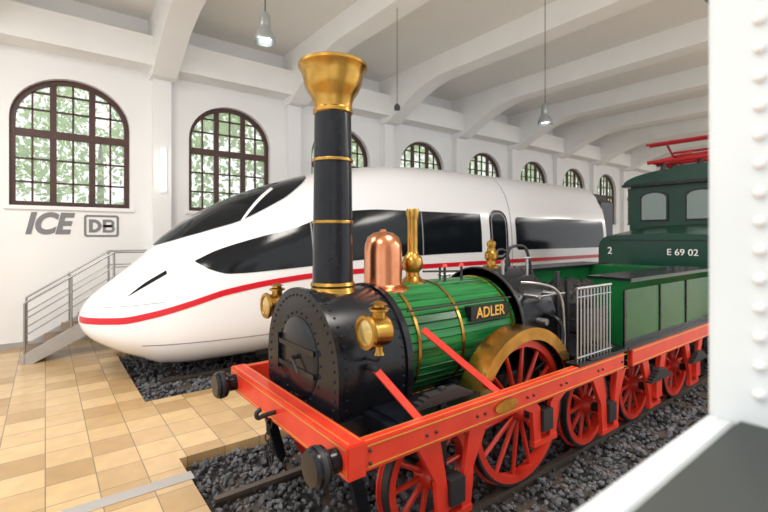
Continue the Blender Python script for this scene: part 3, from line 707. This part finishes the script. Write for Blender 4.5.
boxes('hood_strips',E,[((9.085,YC-1.2,1.72),(9.1,YC+1.2,1.75)),((9.085,YC-1.0,2.26),(9.1,YC+1.0,2.28))],'black')
rot=(pi/2,0,-pi/2)
text('number_2',E,'2',(9.08,YC+.98,2.05),rot,.20,'white',ext=.004)
text('number_plate',E,'E 69 02',(9.08,YC-.30,2.05),rot,.165,'white',ext=.004)
cyls('roof_insulators',E,[((x,y,3.72),(x,y,4.02),.06) for x in (11.0,11.6,12.8) for y in (YC-.7,YC,YC+.7)],'brown',n=12)
P=[]; zo=.14
for y in (YC-.85,YC+.85):
    P+=[((10.8,y,3.86+zo),(13.0,y,3.86+zo),.04),((10.9,y,3.88+zo),(12.0,y,4.12+zo),.03),((12.9,y,3.88+zo),(12.0,y,4.12+zo),.03),((12.0,y,4.12+zo),(11.1,y*.8+YC*.2,4.30+zo),.025),((12.0,y,4.12+zo),(12.7,y*.8+YC*.2,4.30+zo),.025)]
P+=[((x,YC-.95,3.86+zo),(x,YC+.95,3.86+zo),.04) for x in (10.8,11.3,12.0,13.0)]
P+=[((x,YC-1.1,4.32+zo),(x,YC+1.1,4.32+zo),.03) for x in (11.1,11.3,12.7)]+[((12,YC-.85,4.12+zo),(12,YC+.85,4.12+zo),.035),((10.9,YC-.85,3.88+zo),(12,YC+.85,4.12+zo),.02),((10.9,YC+.85,3.88+zo),(12,YC-.85,4.12+zo),.02)]
cyls('pantograph',E,P,'pred',n=8)
boxes('roof_hatch',E,[((10.95,YC-.5,3.75),(11.7,YC+.5,3.9)),((12.2,YC-.4,3.78),(13.4,YC+.4,3.95))],'e69')

# ---------------------------------------------------------------- staircase
ST=empty('boarding_stairs')
y0,y1=10.38,11.35; n=5; ri=.185; tr=.28; xs0=-.30
boxes('treads',ST,[((xs0+i*tr,y0+.03,ri*(i+1)-.05),(xs0+(i+1)*tr+.03,y1-.03,ri*(i+1))) for i in range(n)]+[((xs0+n*tr,y0+.03,ri*n-.05),(2.6,y1-.03,ri*n))],'tread')
for j,y in enumerate((y0,y1)):
    prism('stringer_%d'%(j+1),ST,[(xs0-.05,0),(xs0+.12,0),(xs0+n*tr,ri*n-.28),(2.6,ri*n-.28),(2.6,ri*n+.04),(xs0+n*tr-.05,ri*n+.04),(xs0-.05,.16)],'Y',y-.02,y+.02,'stair')
    e=xs0+n*tr
    lst=[((xs0,y,0),(xs0,y,1.12),.022),((xs0+.7,y,.4),(xs0+.7,y,1.60),.018),((e,y,.7),(e,y,2.02),.022),((2.0,y,.7),(2.0,y,2.02),.022)]
    for h in (0,-.3,-.6): lst.append(((xs0,y,1.12+h),(e,y,2.02+h),.02 if h==0 else .012)); lst.append(((e,y,2.02+h),(2.0,y,2.02+h),.02 if h==0 else .012))
    cyls('handrail_%d'%(j+1),ST,lst,'steel')
boxes('platform_legs',ST,[((x,y,0),(x+.06,y+.06,.8)) for x in (1.2,2.5) for y in (y0,y1-.06)],'stair')

# ---------------------------------------------------------------- carriage window
C=empty('carriage_window_frame')
ya,yb=.20,.34
box('wall_panel',C,(-1.6,ya,.0),(3.2,yb,1.88),'frame')
box('pillar',C,(1.177,ya-.06,1.88),(3.2,yb,4.2),'frame',.012)
box('pillar_rear',C,(-1.6,ya,1.88),(-1.0,yb,4.2),'frame')
box('header',C,(-1.0,ya,3.9),(1.177,yb,4.2),'frame')
box('sill_outer',C,(-1.0,.29,1.88),(1.177,yb,1.950),'frame',.004)
box('sill_gasket',C,(-1.0,.12,1.82),(1.3,.29,1.955),'gasket',.01)
studs('sill_rivets',C,[(.2+.03*i,.322,1.950) for i in range(33)],.006,'white')
studs('pillar_glints',C,[(1.175,.248,2.02+.06*i) for i in range(18)],.013,'white')  # white studs stand in for blurred glints of light on the pillar

# ---------------------------------------------------------------- light
w=bpy.data.worlds.new('sky'); scene.world=w; w.use_nodes=True
bg=w.node_tree.nodes['Background']; bg.inputs['Color'].default_value=(0.97,0.98,1.0,1); bg.inputs['Strength'].default_value=1.35
def area(name,loc,rot,sx,sy,pw,colr=(1,.95,.88)):
    l=bpy.data.lights.new(name,'AREA'); l.shape='RECTANGLE'; l.size=sx; l.size_y=sy; l.energy=pw; l.color=colr
    o=bpy.data.objects.new(name,l); o.location=loc; o.rotation_euler=rot; col.objects.link(o)
area('overhead_fill_1',(4.0,1.2,7.0),(0,0,0),1.6,1.6,280)  # overhead lamps are added fill, kept out of view, without real fixtures
area('overhead_fill_2',(-2.0,6,7.0),(0,0,0),2.5,2.5,330)
area('overhead_fill_3',(-2.0,1,7.0),(0,0,0),2,2,240)
for k,x in enumerate((12,20,28,36)): area('hall_fill_%d'%(k+1),(x,-2.5,6.9),(0,0,0),2.5,2.5,380)  # added fill lamps along the hall, out of view, to brighten it

# ---------------------------------------------------------------- camera
cam=bpy.data.cameras.new('camera'); co=bpy.data.objects.new('camera',cam); col.objects.link(co)
co.location=(0,0,2.35); co.rotation_euler=(pi/2,0,-math.asin(.610))
cam.lens=36*440/768; cam.sensor_width=36; cam.shift_y=-20/768; cam.clip_start=.02; cam.clip_end=300
cam.dof.use_dof=True; cam.dof.focus_distance=4.6; cam.dof.aperture_fstop=1.7
scene.camera=co
scene.view_settings.view_transform='Standard'
scene.view_settings.exposure=0.15
